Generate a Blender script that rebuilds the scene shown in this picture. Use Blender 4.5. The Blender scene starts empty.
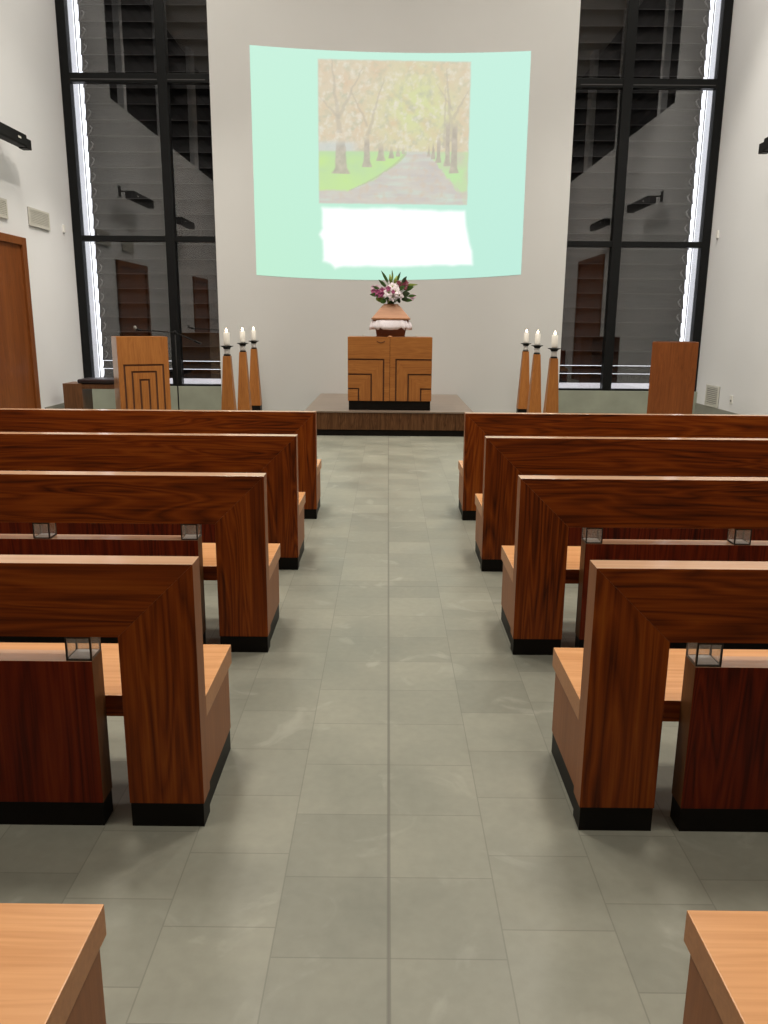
import bpy, bmesh, math, random
from mathutils import Vector, Matrix, noise

random.seed(7)
S = bpy.context.scene
COL = S.collection
PI = math.pi

# ------------------------------------------------------------------ helpers
def s2l(c):
    return tuple(((v / 255.0) / 12.92 if v / 255.0 <= 0.04045 else ((v / 255.0 + 0.055) / 1.055) ** 2.4) for v in c)

class NT:
    """tiny node-graph helper"""
    def __init__(self, name):
        self.m = bpy.data.materials.new(name)
        self.m.use_nodes = True
        self.t = self.m.node_tree
        self.t.nodes.clear()
        self.out = self.t.nodes.new('ShaderNodeOutputMaterial')
    def n(self, kind, **kw):
        nd = self.t.nodes.new(kind)
        for k, v in kw.items():
            setattr(nd, k, v)
        return nd
    def l(self, a, b):
        self.t.links.new(a, b)
    def math(self, op, a, b=None, c=None):
        nd = self.n('ShaderNodeMath', operation=op)
        for i, v in enumerate((a, b, c)):
            if v is None:
                continue
            if isinstance(v, (int, float)):
                nd.inputs[i].default_value = v
            else:
                self.l(v, nd.inputs[i])
        return nd.outputs[0]
    def mix(self, fac, a, b, blend='MIX'):
        nd = self.n('ShaderNodeMix', data_type='RGBA', blend_type=blend)
        if isinstance(fac, (int, float)):
            nd.inputs[0].default_value = fac
        else:
            self.l(fac, nd.inputs[0])
        for i, v in ((6, a), (7, b)):
            if isinstance(v, tuple):
                nd.inputs[i].default_value = (*v[:3], 1)
            else:
                self.l(v, nd.inputs[i])
        return nd.outputs[2]
    def ramp(self, fac, stops):
        nd = self.n('ShaderNodeValToRGB')
        el = nd.color_ramp.elements
        while len(el) < len(stops):
            el.new(0.5)
        for e, (p, c) in zip(el, stops):
            e.position = p
            e.color = (*c[:3], 1) if isinstance(c, tuple) else (c, c, c, 1)
        self.l(fac, nd.inputs[0])
        return nd.outputs[0]

def mat_plain(name, rgb, rough=0.5, metal=0.0, spec=0.5, var=0.0, vscale=6.0, coat=0.0):
    g = NT(name)
    b = g.n('ShaderNodeBsdfPrincipled')
    b.inputs['Roughness'].default_value = rough
    b.inputs['Metallic'].default_value = metal
    b.inputs['Specular IOR Level'].default_value = spec
    b.inputs['Coat Weight'].default_value = coat
    b.inputs['Base Color'].default_value = (*rgb, 1)
    if var:
        tc = g.n('ShaderNodeTexCoord')
        nz = g.n('ShaderNodeTexNoise')
        nz.inputs['Scale'].default_value = vscale
        nz.inputs['Detail'].default_value = 4
        g.l(tc.outputs['Object'], nz.inputs['Vector'])
        lo = tuple(v * (1 - var) for v in rgb)
        hi = tuple(min(1, v * (1 + var)) for v in rgb)
        g.l(g.ramp(nz.outputs[0], [(0.3, lo), (0.7, hi)]), b.inputs['Base Color'])
    g.l(b.outputs[0], g.out.inputs[0])
    return g.m

def mat_wood(name, dark, mid, light, axis='X', rough=0.35, grain=1.0, spec=0.4, figure=0.62):
    """veneer: long figure along one axis, cathedral bands, fine pores; each object gets its own piece of veneer"""
    g = NT(name)
    tc = g.n('ShaderNodeTexCoord')
    oi = g.n('ShaderNodeObjectInfo')
    off = g.n('ShaderNodeVectorMath', operation='SCALE')
    cmb = g.n('ShaderNodeCombineXYZ')
    cmb.inputs[0].default_value = 17.3; cmb.inputs[1].default_value = 11.1; cmb.inputs[2].default_value = 23.7
    g.l(cmb.outputs[0], off.inputs[0]); g.l(oi.outputs['Random'], off.inputs['Scale'])
    add = g.n('ShaderNodeVectorMath', operation='ADD')
    g.l(tc.outputs['Object'], add.inputs[0]); g.l(off.outputs[0], add.inputs[1])
    def mapped(along, across):
        mp = g.n('ShaderNodeMapping')
        sc = {'X': (along, across, across), 'Y': (across, along, across), 'Z': (across, across, along)}[axis]
        mp.inputs['Scale'].default_value = sc
        g.l(add.outputs[0], mp.inputs['Vector'])
        return mp.outputs[0]
    # slow figure
    n1 = g.n('ShaderNodeTexNoise'); n1.inputs['Scale'].default_value = 1.0 * grain
    n1.inputs['Detail'].default_value = 2; n1.inputs['Distortion'].default_value = 0.9
    g.l(mapped(0.55, 7.5), n1.inputs['Vector'])
    bands = g.math('FRACT', g.math('MULTIPLY', n1.outputs[0], 11.0))
    tri = g.math('ABSOLUTE', g.math('SUBTRACT', bands, 0.5))       # 0..0.5
    # fine streaks
    n2 = g.n('ShaderNodeTexNoise'); n2.inputs['Scale'].default_value = 1.0 * grain
    n2.inputs['Detail'].default_value = 6; n2.inputs['Roughness'].default_value = 0.65
    g.l(mapped(1.3, 70.0), n2.inputs['Vector'])
    n3 = g.n('ShaderNodeTexNoise'); n3.inputs['Scale'].default_value = 1.0 * grain
    n3.inputs['Detail'].default_value = 3
    g.l(mapped(0.6, 7.0), n3.inputs['Vector'])
    v = g.math('ADD', g.math('MULTIPLY', tri, figure), g.math('MULTIPLY', n2.outputs[0], 0.62))
    v = g.math('ADD', v, g.math('MULTIPLY', n3.outputs[0], 0.42))
    v = g.math('SUBTRACT', v, 0.16)
    c = g.ramp(v, [(0.24, dark), (0.5, mid), (0.78, light)])
    b = g.n('ShaderNodeBsdfPrincipled')
    b.inputs['Roughness'].default_value = rough
    b.inputs['Specular IOR Level'].default_value = spec
    g.l(c, b.inputs['Base Color'])
    g.l(b.outputs[0], g.out.inputs[0])
    return g.m

def mat_emit(name, rgb, strength):
    g = NT(name)
    e = g.n('ShaderNodeEmission')
    e.inputs[0].default_value = (*rgb, 1); e.inputs[1].default_value = strength
    g.l(e.outputs[0], g.out.inputs[0])
    return g.m

class MB:
    """mesh builder: boxes, prisms, frusta, lathes and tubes collected in ONE mesh"""
    def __init__(self):
        self.v, self.f, self.mi, self.sm = [], [], [], []
    def add(self, vs, fs, mi=0, smooth=False):
        o = len(self.v)
        self.v += [tuple(p) for p in vs]
        for f in fs:
            self.f.append([i + o for i in f]); self.mi.append(mi); self.sm.append(smooth)
        return self
    def box(self, x0, x1, y0, y1, z0, z1, mi=0):
        x0, x1 = min(x0, x1), max(x0, x1)
        vs = [(x0, y0, z0), (x1, y0, z0), (x1, y1, z0), (x0, y1, z0), (x0, y0, z1), (x1, y0, z1), (x1, y1, z1), (x0, y1, z1)]
        return self.add(vs, [(0, 3, 2, 1), (4, 5, 6, 7), (0, 1, 5, 4), (1, 2, 6, 5), (2, 3, 7, 6), (3, 0, 4, 7)], mi)
    def prism_xz(self, poly, y0, y1, mi=0):
        """polygon in the XZ plane pushed from y0 to y1; faces oriented outwards"""
        a = sum(poly[i][0] * poly[(i + 1) % len(poly)][1] - poly[(i + 1) % len(poly)][0] * poly[i][1] for i in range(len(poly)))
        if a < 0:
            poly = poly[::-1]
        n = len(poly)
        vs = [(x, y0, z) for x, z in poly] + [(x, y1, z) for x, z in poly]
        fs = [list(range(n)), list(range(2 * n - 1, n - 1, -1))]
        for i in range(n):
            j = (i + 1) % n
            fs.append([j, i, i + n, j + n])
        return self.add(vs, fs, mi)
    def frustum(self, cx, cy, z0, z1, w0, d0, w1, d1, mi=0):
        vs = []
        for z, w, d in ((z0, w0, d0), (z1, w1, d1)):
            vs += [(cx - w / 2, cy - d / 2, z), (cx + w / 2, cy - d / 2, z), (cx + w / 2, cy + d / 2, z), (cx - w / 2, cy + d / 2, z)]
        return self.add(vs, [(0, 3, 2, 1), (4, 5, 6, 7), (0, 1, 5, 4), (1, 2, 6, 5), (2, 3, 7, 6), (3, 0, 4, 7)], mi)
    def lathe(self, prof, cx=0, cy=0, seg=24, mi=0, smooth=True):
        vs, fs = [], []
        n = len(prof)
        for k in range(seg):
            a = 2 * PI * k / seg
            for r, z in prof:
                vs.append((cx + r * math.cos(a), cy + r * math.sin(a), z))
        for k in range(seg):
            k2 = (k + 1) % seg
            for i in range(n - 1):
                fs.append([k * n + i, k2 * n + i, k2 * n + i + 1, k * n + i + 1])
        fs.append([k * n for k in range(seg)][::-1])
        fs.append([k * n + n - 1 for k in range(seg)])
        return self.add(vs, fs, mi, smooth)
    def tube(self, pts, r, seg=8, mi=0):
        pts = [Vector(p) for p in pts]
        rs = r if isinstance(r, (list, tuple)) else [r] * len(pts)
        vs, fs = [], []
        for i, p in enumerate(pts):
            d = (pts[min(i + 1, len(pts) - 1)] - pts[max(i - 1, 0)]).normalized()
            up = Vector((0, 0, 1)) if abs(d.z) < 0.9 else Vector((1, 0, 0))
            a = d.cross(up).normalized(); b = a.cross(d).normalized()
            for k in range(seg):
                t = 2 * PI * k / seg
                vs.append(p + (a * math.cos(t) + b * math.sin(t)) * rs[i])
        for i in range(len(pts) - 1):
            for k in range(seg):
                k2 = (k + 1) % seg
                fs.append([i * seg + k, i * seg + k2, (i + 1) * seg + k2, (i + 1) * seg + k])
        fs.append(list(range(seg))[::-1]); fs.append([(len(pts) - 1) * seg + k for k in range(seg)])
        return self.add(vs, fs, mi, True)
    def build(self, name, mats, parent=None, bevel=0.0, loc=None):
        me = bpy.data.meshes.new(name)
        me.from_pydata(self.v, [], self.f)
        if not isinstance(mats, (list, tuple)):
            mats = [mats]
        for m in mats:
            me.materials.append(m)
        for p, mi, sm in zip(me.polygons, self.mi, self.sm):
            p.material_index = mi; p.use_smooth = sm
        me.update()
        bm = bmesh.new(); bm.from_mesh(me)
        bmesh.ops.recalc_face_normals(bm, faces=bm.faces)
        bm.to_mesh(me); bm.free()
        o = bpy.data.objects.new(name, me)
        COL.objects.link(o)
        if parent is not None:
            o.parent = parent
        if loc is not None:
            o.location = loc
        if bevel:
            md = o.modifiers.new('bevel', 'BEVEL')
            md.width = bevel; md.segments = 2; md.limit_method = 'ANGLE'; md.angle_limit = math.radians(35)
        return o

def face_mats(o, rule):
    """material slot of every face chosen from its normal"""
    for p in o.data.polygons:
        p.material_index = rule(p.normal)

def tag(o, label, cat, group=None):
    o['label'] = label; o['category'] = cat
    if group:
        o['group'] = group
    return o

def thing(name, label, cat, loc=(0, 0, 0), rz=0.0, group=None):
    o = bpy.data.objects.new(name, None)
    COL.objects.link(o)
    o.location = loc; o.rotation_euler = (0, 0, rz)
    o.empty_display_size = 0.1
    return tag(o, label, cat, group)

def struct(o):
    o['kind'] = 'structure'
    return o

def dup(root, loc, rz=None, label=None):
    """a copy of a thing with copies of its parts and sub-parts"""
    r = root.copy(); COL.objects.link(r); r.location = loc
    if rz is not None:
        r.rotation_euler = (0, 0, rz)
    if label:
        r['label'] = label
    for ch in list(root.children):
        c = ch.copy(); COL.objects.link(c); c.parent = r
        for gch in list(ch.children):
            d = gch.copy(); COL.objects.link(d); d.parent = c
    return r

# ------------------------------------------------------------------ materials
def wall_mat(name, rgb):
    g = NT(name)
    tc = g.n('ShaderNodeTexCoord')
    nz = g.n('ShaderNodeTexNoise'); nz.inputs['Scale'].default_value = 0.7; nz.inputs['Detail'].default_value = 5
    g.l(tc.outputs['Object'], nz.inputs['Vector'])
    c = g.ramp(nz.outputs[0], [(0.3, tuple(v * 0.965 for v in rgb)), (0.7, rgb)])
    b = g.n('ShaderNodeBsdfPrincipled'); b.inputs['Roughness'].default_value = 0.85
    b.inputs['Specular IOR Level'].default_value = 0.2
    fine = g.n('ShaderNodeTexNoise'); fine.inputs['Scale'].default_value = 160
    g.l(tc.outputs['Object'], fine.inputs['Vector'])
    bp = g.n('ShaderNodeBump'); bp.inputs['Strength'].default_value = 0.06; bp.inputs['Distance'].default_value = 0.002
    g.l(fine.outputs[0], bp.inputs['Height']); g.l(bp.outputs[0], b.inputs['Normal'])
    g.l(c, b.inputs['Base Color']); g.l(b.outputs[0], g.out.inputs[0])
    return g.m

M = {}
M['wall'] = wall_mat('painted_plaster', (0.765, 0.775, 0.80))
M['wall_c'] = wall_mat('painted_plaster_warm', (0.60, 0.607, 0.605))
M['ceiling'] = wall_mat('ceiling_paint', (0.55, 0.53, 0.5))
# pew veneer (faces), edge lipping, seat
VD, VM, VL = (0.036, 0.0055, 0.0006), (0.235, 0.044, 0.0030), (0.40, 0.105, 0.010)
M['ven_x'] = mat_wood('rosewood_veneer_lengthwise', VD, VM, VL, 'X', 0.42, 1.0, 0.2, 0.4)
M['ven_z'] = mat_wood('rosewood_veneer_upright', VD, VM, VL, 'Z', 0.42, 1.0, 0.2, 0.4)
VD2, VM2, VL2 = (0.032, 0.0032, 0.0004), (0.155, 0.0155, 0.0016), (0.25, 0.038, 0.004)
M['ven_panel'] = mat_wood('rosewood_veneer_panel', VD2, VM2, VL2, 'Z', 0.42, 1.0, 0.2, 0.4)
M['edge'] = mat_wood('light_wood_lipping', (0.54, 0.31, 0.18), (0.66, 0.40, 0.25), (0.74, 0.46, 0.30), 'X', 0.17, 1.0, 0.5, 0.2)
M['edge_shade'] = mat_wood('shaded_lipping_upright', (0.12, 0.048, 0.016), (0.17, 0.072, 0.026), (0.22, 0.098, 0.030), 'Z', 0.5, 1.0, 0.12, 0.2)  # panel ends: shade of the narrow gap darkened into the brown
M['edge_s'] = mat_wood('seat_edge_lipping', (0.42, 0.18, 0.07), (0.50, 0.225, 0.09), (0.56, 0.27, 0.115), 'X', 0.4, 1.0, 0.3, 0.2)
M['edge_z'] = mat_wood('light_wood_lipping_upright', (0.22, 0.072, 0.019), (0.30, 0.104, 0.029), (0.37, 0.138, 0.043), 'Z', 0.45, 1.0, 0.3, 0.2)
M['seat'] = mat_wood('light_wood_seat', (0.60, 0.285, 0.115), (0.74, 0.38, 0.17), (0.80, 0.43, 0.21), 'X', 0.25, 0.8, 0.45, 0.25)
M['plinth'] = mat_plain('black_brown_plinth', (0.006, 0.0045, 0.0032), 0.5, spec=0.15, var=0.2)
CD, CM, CL = (0.27, 0.092, 0.019), (0.38, 0.142, 0.032), (0.48, 0.20, 0.052)
M['oak_x'] = mat_wood('honey_wood_lengthwise', CD, CM, CL, 'X', 0.45, 1.3, 0.35, 0.35)
M['oak_z'] = mat_wood('honey_wood_upright', CD, CM, CL, 'Z', 0.45, 1.3, 0.35, 0.35)
M['groove'] = mat_plain('dark_groove', (0.085, 0.026, 0.007), 0.7)
M['lect'] = mat_wood('red_brown_wood', (0.13, 0.034, 0.007), (0.21, 0.060, 0.013), (0.29, 0.095, 0.023), 'Z', 0.35, 1.2, 0.4, 0.3)
M['bench'] = mat_wood('dull_brown_wood', (0.09, 0.036, 0.014), (0.15, 0.066, 0.028), (0.20, 0.095, 0.044), 'Z', 0.4, 1.2, 0.4, 0.3)
M['door'] = mat_wood('door_wood', (0.14, 0.038, 0.008), (0.22, 0.064, 0.014), (0.30, 0.10, 0.024), 'Z', 0.4, 0.9, 0.4, 0.35)
M['jamb'] = mat_wood('door_frame_wood', (0.15, 0.043, 0.009), (0.22, 0.07, 0.017), (0.29, 0.10, 0.027), 'Z', 0.4, 0.9, 0.4, 0.3)
M['plat_top'] = mat_wood('platform_top_wood', (0.17, 0.125, 0.095), (0.235, 0.18, 0.14), (0.29, 0.225, 0.18), 'X', 0.3, 0.7, 0.6, 0.2)
M['plat'] = mat_wood('dark_brown_slatted_wood', (0.03, 0.011, 0.004), (0.11, 0.047, 0.018), (0.19, 0.09, 0.038), 'Z', 0.5, 1.8, 0.2, 0.45)
M['black'] = mat_plain('black_powder_coat', (0.006, 0.0065, 0.007), 0.45, spec=0.18, var=0.15)
M['black_m'] = mat_plain('matt_black', (0.008, 0.0078, 0.008), 0.6, spec=0.2)
M['slat'] = mat_plain('dark_grey_louvre', (0.016, 0.0155, 0.016), 0.6, spec=0.15, var=0.15)
M['light_line'] = mat_plain('painted_light_line', (0.075, 0.073, 0.075), 0.5, spec=0.3)  # light painted as colour: daylight leaks on slats, highlight on transoms
M['slat_glint'] = mat_plain('grey_reflection_hook', (0.22, 0.22, 0.23), 0.35, spec=0.6)
M['cushion'] = mat_plain('dark_brown_leather', (0.018, 0.009, 0.010), 0.35, var=0.2)
M['stone'] = mat_plain('green_grey_stone', (0.27, 0.29, 0.235), 0.55, var=0.12, vscale=2.5)
M['skirt'] = mat_plain('grey_stone_skirting', (0.25, 0.25, 0.22), 0.5, var=0.1, vscale=3)
M['wax'] = mat_plain('white_wax', (0.86, 0.83, 0.77), 0.5)
M['white_m'] = mat_plain('white_collar', (0.82, 0.80, 0.80), 0.35)
M['grille'] = mat_plain('pale_grey_grille', (0.56, 0.55, 0.50), 0.5)
M['grille_d'] = mat_plain('grille_shadow_gap', (0.18, 0.18, 0.165), 0.7)
M['plastic'] = mat_plain('white_plastic', (0.75, 0.74, 0.71), 0.4)
M['metal'] = mat_plain('brushed_steel', (0.5, 0.5, 0.5), 0.3, metal=1.0)
M['dark_metal'] = mat_plain('dark_bronze_edge', (0.03, 0.026, 0.022), 0.4, metal=0.4)
M['flame'] = mat_emit('candle_flame', (1.0, 0.74, 0.46), 16.0)
M['urn_lid'] = mat_wood('terracotta_wood', (0.36, 0.16, 0.075), (0.46, 0.22, 0.11), (0.55, 0.28, 0.15), 'X', 0.4, 1.5, 0.4, 0.25)
M['urn_base'] = mat_wood('brown_wood_base', (0.10, 0.026, 0.010), (0.165, 0.048, 0.018), (0.23, 0.075, 0.03), 'X', 0.35, 1.5, 0.4, 0.3)
M['lace'] = mat_plain('white_lace', (0.78, 0.73, 0.78), 0.8, var=0.08, vscale=60)
M['pet_w'] = mat_plain('white_petal', (0.80, 0.72, 0.76), 0.6, var=0.07, vscale=20)
M['pet_p'] = mat_plain('plum_pink_petal', (0.24, 0.034, 0.11), 0.6, var=0.35, vscale=25)
M['pet_r'] = mat_plain('deep_red_petal', (0.15, 0.008, 0.028), 0.55, var=0.35, vscale=25)
M['pet_m'] = mat_plain('mauve_petal', (0.55, 0.36, 0.45), 0.6, var=0.2, vscale=25)
M['leaf'] = mat_plain('green_leaf', (0.065, 0.15, 0.03), 0.5, var=0.4, vscale=12)
M['leaf_l'] = mat_plain('lime_leaf', (0.26, 0.34, 0.075), 0.5, var=0.3, vscale=12)
M['leaf_d'] = mat_plain('dark_leaf', (0.03, 0.055, 0.02), 0.5, var=0.3, vscale=12)

def glass_mat(name, tint, refl, rough=0.0, milky=0.0):
    g = NT(name)
    tr = g.n('ShaderNodeBsdfTransparent'); tr.inputs[0].default_value = (*tint, 1)
    gl = g.n('ShaderNodeBsdfGlossy'); gl.inputs['Roughness'].default_value = rough
    mx = g.n('ShaderNodeMixShader'); mx.inputs[0].default_value = refl
    g.l(tr.outputs[0], mx.inputs[1]); g.l(gl.outputs[0], mx.inputs[2])
    o = mx.outputs[0]
    if milky:
        df = g.n('ShaderNodeBsdfDiffuse'); df.inputs[0].default_value = (0.75, 0.72, 0.66, 1)
        m2 = g.n('ShaderNodeMixShader'); m2.inputs[0].default_value = milky
        g.l(o, m2.inputs[1]); g.l(df.outputs[0], m2.inputs[2]); o = m2.outputs[0]
    g.l(o, g.out.inputs[0])
    return g.m
M['pane'] = glass_mat('window_glass', (0.9, 0.9, 0.91), 0.10)
M['block'] = glass_mat('clear_block_glass', (0.96, 0.965, 0.96), 0.08, 0.12, 0.27)

# slate floor: 305 mm tiles in columns along the aisle, each column slid along, one long joint down the middle
def floor_mat():
    g = NT('slate_floor_tiles')
    tc = g.n('ShaderNodeTexCoord')
    sp = g.n('ShaderNodeSeparateXYZ'); g.l(tc.outputs['Object'], sp.inputs[0])
    x, y = sp.outputs[0], sp.outputs[1]
    u = g.math('DIVIDE', g.math('SUBTRACT', x, 0.016), 0.307)
    col = g.math('FLOOR', u)
    k = g.math('SUBTRACT', g.math('ABSOLUTE', g.math('ADD', col, 0.5)), 0.5)
    v = g.math('DIVIDE', g.math('SUBTRACT', g.math('SUBTRACT', y, 4.2335), g.math('MULTIPLY', k, 0.105)), 0.3105)
    row = g.math('FLOOR', v)
    fu = g.math('FRACT', u); fv = g.math('FRACT', v)
    du = g.math('MULTIPLY', g.math('MINIMUM', fu, g.math('SUBTRACT', 1.0, fu)), 0.307)
    dv = g.math('MULTIPLY', g.math('MINIMUM', fv, g.math('SUBTRACT', 1.0, fv)), 0.3105)
    d = g.math('MINIMUM', du, dv)
    cen = g.math('ABSOLUTE', g.math('SUBTRACT', x, 0.016))
    cross = g.math('ABSOLUTE', g.math('SUBTRACT', y, 4.754))
    id_ = g.n('ShaderNodeCombineXYZ'); g.l(col, id_.inputs[0]); g.l(row, id_.inputs[1])
    wn = g.n('ShaderNodeTexWhiteNoise', noise_dimensions='2D'); g.l(id_.outputs[0], wn.inputs['Vector'])
    big = g.n('ShaderNodeTexNoise'); big.inputs['Scale'].default_value = 2.2; big.inputs['Detail'].default_value = 6
    g.l(tc.outputs['Object'], big.inputs['Vector'])
    fine = g.n('ShaderNodeTexNoise'); fine.inputs['Scale'].default_value = 26; fine.inputs['Detail'].default_value = 5
    g.l(tc.outputs['Object'], fine.inputs['Vector'])
    base = g.mix(wn.outputs['Value'], (0.236, 0.240, 0.200), (0.292, 0.294, 0.244))
    cl = g.ramp(big.outputs[0], [(0.3, (0.86, 0.87, 0.87)), (0.7, (1.08, 1.07, 1.05))])
    c = g.mix(1.0, base, cl, 'MULTIPLY')
    c = g.mix(1.0, c, g.ramp(fine.outputs[0], [(0.25, (0.94, 0.94, 0.94)), (0.75, (1.05, 1.05, 1.05))]), 'MULTIPLY')
    # scuffs: pale rubbed patches, also painting in thin streaks of light on the floor
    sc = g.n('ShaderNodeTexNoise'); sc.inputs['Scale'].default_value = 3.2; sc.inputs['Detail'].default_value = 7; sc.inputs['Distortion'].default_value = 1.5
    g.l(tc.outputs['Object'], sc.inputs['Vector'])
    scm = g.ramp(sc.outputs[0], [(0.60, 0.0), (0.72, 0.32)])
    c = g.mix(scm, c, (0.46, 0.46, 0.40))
    # joints: hairline between tiles, wider dark line down the middle and one across
    jn = g.math('LESS_THAN', d, 0.0019)
    c = g.mix(g.math('MULTIPLY', jn, 0.42), c, (0.11, 0.105, 0.09))
    j2 = g.math('LESS_THAN', cen, 0.0055)
    j3 = g.math('LESS_THAN', cross, 0.004)
    c = g.mix(g.math('MULTIPLY', g.math('MAXIMUM', j2, j3), 0.6), c, (0.13, 0.125, 0.105))
    b = g.n('ShaderNodeBsdfPrincipled')
    rg = g.ramp(big.outputs[0], [(0.3, 0.34), (0.7, 0.5)])
    g.l(rg, b.inputs['Roughness'])
    b.inputs['Specular IOR Level'].default_value = 0.45
    g.l(c, b.inputs['Base Color'])
    bp = g.n('ShaderNodeBump'); bp.inputs['Strength'].default_value = 0.05; bp.inputs['Distance'].default_value = 0.004
    hh = g.math('ADD', big.outputs[0], g.math('MULTIPLY', fine.outputs[0], 0.2))
    g.l(hh, bp.inputs['Height']); g.l(bp.outputs[0], b.inputs['Normal'])
    g.l(b.outputs[0], g.out.inputs[0])
    return g.m
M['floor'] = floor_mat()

# ------------------------------------------------------------------ the room
XL, XR = -5.45, 5.53            # side walls
YF, YB = 14.4, -6.5             # front wall face, back wall
YG = 14.56                      # window plane
YT, ZW, ZC = 12.15, 5.80, 9.4   # start of the tall bay, low wall height, ceiling

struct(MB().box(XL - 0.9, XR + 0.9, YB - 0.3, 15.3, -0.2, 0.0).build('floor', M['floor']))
struct(MB().box(XL - 1.2, XR + 1.2, YB - 0.3, 15.3, ZC, ZC + 0.2).build('ceiling', M['ceiling']))
# front wall: the plain slab between the windows and the strip over them
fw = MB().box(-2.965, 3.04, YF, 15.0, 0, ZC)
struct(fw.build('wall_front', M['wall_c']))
for nm, s, X in (('wall_left', -1, XL), ('wall_right', 1, XR)):
    w = MB()
    w.box(X, X + s * 0.3, YT, 15.3, 0, ZC)                       # tall bay beside the windows
    w.box(X, X + s * 0.9, YB, YT, 0, ZW)                         # low wall, its top is the clerestory sill
    struct(w.build(nm, M['wall']))
struct(MB().box(XL - 1.2, XR + 1.2, YB - 0.3, YB, 0, ZC).build('wall_back', M['wall']))
# skirtings and the stone upstand under the windows
struct(MB().box(XL, XL + 0.02, 12.75, 14.45, 0, 0.24).build('baseboard_left', M['skirt']))
struct(MB().box(XR - 0.02, XR, 8.0, 14.45, 0, 0.24).build('baseboard_right', M['skirt']))
struct(MB().box(XL + 0.0, -2.965, 14.44, 14.98, 0, 0.455).build('trim_1', M['stone']))
struct(MB().box(3.04, XR, 14.44, 14.98, 0, 0.435).build('trim_2', M['stone']))

# pale terraces added outside to tone the daylight band under the louvre blinds
M['terrace_slab'] = mat_plain('pale_concrete', (0.40, 0.375, 0.37), 0.8, var=0.08)
struct(MB().box(XL - 1.0, -2.6, 15.31, 19.5, -0.2, 0.36).build('added_terrace_1', M['terrace_slab']))
struct(MB().box(2.6, XR + 1.0, 15.31, 19.5, -0.2, 0.34).build('added_terrace_2', M['terrace_slab']))

# windows: black frames, clear panes
def window(n, x0, x1, xm, zs, zt1, zt2, outer):
    top = ZC
    e = bpy.data.objects.new('window_%d' % n, None); COL.objects.link(e); struct(e)
    fr = MB()
    fr.box(x0 if outer < 0 else x1 - 0.145, x0 + 0.145 if outer < 0 else x1, YG - 0.06, YG + 0.10, zs, top)
    fr.box(x0, x1, YG - 0.04, YG + 0.08, zs, zs + 0.035)
    fr.box(x0 + 0.02, x1 - 0.02, YG - 0.04, YG + 0.08, top - 0.2, top)
    fr.build('frame', M['black'], e, 0.004)
    MB().box(xm - 0.08, xm + 0.08, YG - 0.07, YG + 0.10, zs + 0.02, top).build('mullion', M['black'], e, 0.004)
    for z, h in ((zt1, 0.095), (zt2, 0.14)):
        tr = MB().box(x0 + 0.02, x1 - 0.02, YG - 0.055, YG + 0.09, z - h / 2, z + h / 2).build('transom', M['black'], e, 0.004)
        if h > 0.12:
            MB().box(x0 + 0.16, xm - 0.09, YG - 0.059, YG - 0.0552, z - 0.034, z - 0.022).box(xm + 0.09, x1 - 0.16, YG - 0.059, YG - 0.0552, z - 0.034, z - 0.022).build('highlight_strip', M['light_line'], tr)  # pale strip painted in for the thin highlight along the transom
    MB().box(x0 + 0.03, x1 - 0.03, YG + 0.012, YG + 0.022, zs + 0.02, top - 0.05).build('pane', M['pane'], e)
    return e
WL = (XL + 0.005, -2.9); WR = (2.98, XR - 0.005)
window(1, WL[0], WL[1], -3.77, 0.455, 2.97, 5.50, -1)
window(2, WR[0], WR[1], 3.92, 0.435, 2.94, 5.47, 1)

# outdoor louvre blinds close behind the glass; daylight comes past their outer ends and below them
def blind(x0, x1, outer, zb, label):
    yb = 14.86
    e = thing('louvre_blind', label, 'blind', (0, yb, 0))
    pitch = 0.252
    gap = 0.24
    a, b = (x0 + gap, x1 + 0.25) if outer < 0 else (x0 - 0.25, x1 - gap)
    z = zb
    k = 0
    while z < ZC - 0.1:
        h = pitch * (0.62 if k == 0 else 0.52) if k < 2 else pitch + 0.02
        # curved aerofoil slat, closed: leans back at the top
        sl = MB()
        prof = [(0.022 * math.sin(i / 6 * PI) - 0.03 + 0.05 * i / 6, z + i / 6 * h) for i in range(7)]
        vs, fs = [], []
        for th in (0.0, 0.010):
            for (yy, zz) in prof:
                vs += [(a, yy + th, zz), (b, yy + th, zz)]
        n = len(prof)
        o = 2 * n
        for i in range(n - 1):
            fs.append((2 * i, 2 * i + 1, 2 * i + 3, 2 * i + 2))
            fs.append((o + 2 * i, o + 2 * i + 2, o + 2 * i + 3, o + 2 * i + 1))
            fs.append((2 * i, 2 * i + 2, o + 2 * i + 2, o + 2 * i)); fs.append((2 * i + 1, o + 2 * i + 1, o + 2 * i + 3, 2 * i + 3))
        fs.append((0, 2 * n, 2 * n + 1, 1)); fs.append((2 * n - 2, 2 * n - 1, 4 * n - 1, 4 * n - 2))
        sl.add(vs, fs, 0, False)
        sl.box(a, b, -0.038, -0.0285, z - 0.004, z + 0.006, 1)  # paler edge stands in for lines of daylight leaking between slats
        so_ = sl.build('slat', [M['slat'], M['light_line']], e)
        if k > 1:
            # grey hook put in for the bright reflections on the slat end
            xe = a if outer < 0 else b
            d = 0.03 * (1 if outer < 0 else -1)
            cp = MB().tube([(xe + d * 1.4, -0.035, z + 0.02), (xe + d * 3.2, -0.05, z + 0.07), (xe + d * 3.8, -0.05, z + 0.12), (xe + d * 2.4, -0.03, z + 0.165)], [0.006, 0.015, 0.012, 0.005], 6)
            cp.build('reflection_hook', M['slat_glint'], so_)
        z += h + 0.014 if k < 2 else pitch
        k += 1
    xg = (x0 + gap * 0.86) if outer < 0 else (x1 - gap * 0.86)
    MB().box(xg - 0.006, xg + 0.006, -0.1, -0.085, zb - 0.1, ZC - 0.02).build('guide_cable', M['dark_metal'], e)
    return e
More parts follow.
